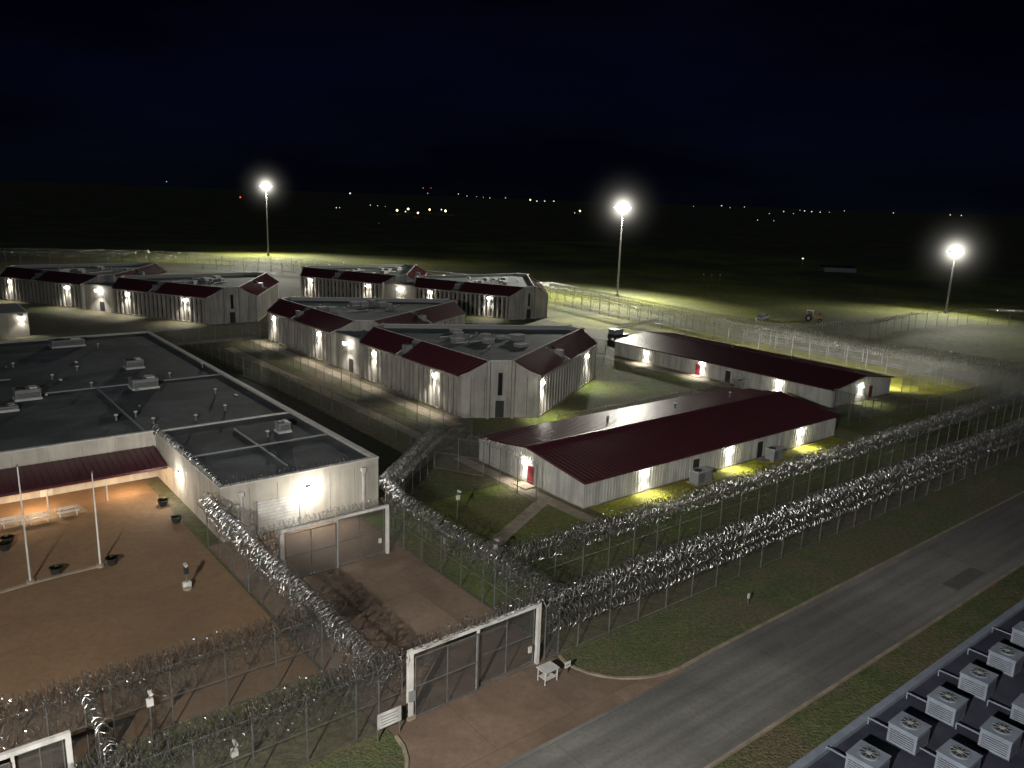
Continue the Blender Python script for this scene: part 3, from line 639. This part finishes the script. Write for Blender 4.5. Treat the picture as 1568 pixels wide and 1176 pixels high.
b.obj('cab',e); b=M(); wheels(b,p,X,Y,(-.8,),(-1.15,.75),.9,.4); wheels(b,p,X,Y,(2.0,),(-.9,.6),.5,.3); b.obj('wheels',e)
p=g(1262,416); e=empty('low_farm_shed',p); b=M(); X=Vector((1,0,0)); Y=Vector((0,1,0)); b.box(p,X*15,Y*8,UP*2.0,'grey'); b.face([p+UP*2,p+X*15+UP*2,p+X*15+Y*4+UP*3,p+Y*4+UP*3],'dark'); b.face([p+Y*8+UP*2,p+X*15+Y*8+UP*2,p+X*15+Y*4+UP*3,p+Y*4+UP*3],'dark'); b.obj('walls',e)
p=g(1228,408); b=M(); b.tube(p,p+UP*4,.12,'galv'); b.octa(p+UP*4,.5,'lwarm'); b.obj('yard_light')
b=M()
for px,py,k,r in ((608,322,'lyel',3.2),(625,320,'lyel',3),(640,326,'lyel',2.8),(658,321,'lyel',2.8),(682,323,'lyel',3.4),(676,321,'lwhite',2.2),(621,324,'lwhite',2),(812,306,'lyel',2.0),(822,308,'lwhite',1.8),(834,308,'lwarm',1.8),(848,308,'lwhite',1.8),(888,323,'lyel',2.6),(880,326,'lwarm',1.4),(536,296,'lwhite',2.4),(567,314,'lwhite',1.2),(578,315,'lwhite',1.0),(515,318,'lwarm',1.6),(520,318,'lwarm',1.2),(368,302,'lred',2.4),(648,288,'lred',1.4),(660,288,'lred',1.1),(655,296,'lwhite',.9),(702,297,'lwarm',1.3),(715,300,'lwhite',1.0),(750,303,'lwarm',1.3),(774,303,'lwhite',1.2),(1105,315,'lwhite',1.5),(1118,318,'lwhite',.9),(1140,317,'lwarm',1.1),(1178,327,'lwhite',1.0),(1200,324,'lwhite',1.4),(1232,323,'lwhite',1.5),(1243,324,'lwhite',1.5),(1256,325,'lwhite',1.4),(1293,323,'lwhite',1.0),(1368,326,'lwarm',1.2),(1455,329,'lwarm',1.4),(1472,330,'lwarm',1.4),(1160,337,'lwhite',1.2),(1185,338,'lwhite',1.0),(1078,420,'lwhite',.6),(1090,421,'lwhite',.6),(1103,421,'lwarm',.6),(255,278,'lwhite',.9),(580,342,'lwhite',.5),(740,302,'lwhite',.8),(1215,327,'lwarm',.9),(1062,316,'lwarm',.8),(590,316,'lwhite',.7),(730,301,'lwarm',.8),(1270,325,'lwhite',.8),(1225,322,'lwarm',.9)):
    d=ray(px,py); hy=math.hypot(d.x,d.y); gd=(H-5)*hy/(-d.z) if d.z<-1 else 1e9
    gd=min(gd,2600); p=Vector((0,0,H))+d*(gd/hy)
    rr=r*gd/1150*.5
    b.tube((p.x,p.y,0),(p.x,p.y,p.z),.15,'dark',4); b.octa(p,rr,k)
b.obj('distant_town_lights')
# ------------------------------------------------------------ lighting: tower floodlight, added night fill, night sky
lamp('tower_floodlight',(-16,-14,33),260000,(1,.97,.91),None,'SPOT',.6,(0.42,1,-.40),120,.7)
lamp('night_fill',(0,0,200),.15,(.6,.78,1),None,'SUN',direc=(-.3,.5,-.8)).data.angle=math.radians(8)  # fill added to lift the dark ground, its source is unseen
w=bpy.data.worlds.new('World'); bpy.context.scene.world=w; w.use_nodes=True; n=w.node_tree; N=n.nodes; L=n.links; N.clear()
o=N.new('ShaderNodeOutputWorld'); bg=N.new('ShaderNodeBackground'); L.new(bg.outputs[0],o.inputs[0])
tc=N.new('ShaderNodeTexCoord'); sx=N.new('ShaderNodeSeparateXYZ'); L.new(tc.outputs['Generated'],sx.inputs[0])
r=N.new('ShaderNodeValToRGB'); L.new(sx.outputs[2],r.inputs[0]); cr=r.color_ramp
cr.elements[0].position=0; cr.elements[0].color=(.001,.0015,.0036,1); cr.elements[1].position=.6; cr.elements[1].color=(.0003,.0003,.0007,1)
for p_,c in ((.03,(.0008,.0012,.0038)),(.12,(.0006,.001,.0048)),(.25,(.0004,.0005,.002))):
    q=cr.elements.new(p_); q.color=(*c,1)
no=N.new('ShaderNodeTexNoise'); no.inputs['Scale'].default_value=2.2; no.inputs['Detail'].default_value=5
mp=N.new('ShaderNodeMapping'); mp.inputs['Scale'].default_value=(1,1,4.5); mp.inputs['Rotation'].default_value=(0,.15,0); L.new(tc.outputs['Generated'],mp.inputs[0]); L.new(mp.outputs[0],no.inputs['Vector'])
rr=N.new('ShaderNodeValToRGB'); rr.color_ramp.elements[0].position=.4; rr.color_ramp.elements[0].color=(.7,.7,.7,1); rr.color_ramp.elements[1].position=.75; rr.color_ramp.elements[1].color=(2.2,2.2,2,1)
L.new(no.outputs[0],rr.inputs[0]); mx=N.new('ShaderNodeMix'); mx.data_type='RGBA'; mx.blend_type='MULTIPLY'; mx.inputs[0].default_value=1
L.new(r.outputs[0],mx.inputs[6]); L.new(rr.outputs[0],mx.inputs[7]); L.new(mx.outputs[2],bg.inputs[0]); bg.inputs[1].default_value=1
# ------------------------------------------------------------ camera
cd=bpy.data.cameras.new('camera'); co=bpy.data.objects.new('camera',cd); bpy.context.scene.collection.objects.link(co)
Fw=Vector((0,math.cos(TH),-math.sin(TH))); Uu=Vector((0,math.sin(TH),math.cos(TH))); Rr=Vector((1,0,0))
X=Rr*math.cos(RO)+Uu*math.sin(RO); Y=-Rr*math.sin(RO)+Uu*math.cos(RO); Zz=-Fw
mw=Matrix((( X.x,Y.x,Zz.x,0),(X.y,Y.y,Zz.y,0),(X.z,Y.z,Zz.z,H),(0,0,0,1))); co.matrix_world=mw
cd.sensor_width=36; cd.lens=36*F/1568; cd.clip_end=20000; cd.clip_start=.5
sc=bpy.context.scene; sc.camera=co; sc.view_settings.view_transform='Standard'; sc.view_settings.look='None'; sc.view_settings.exposure=0
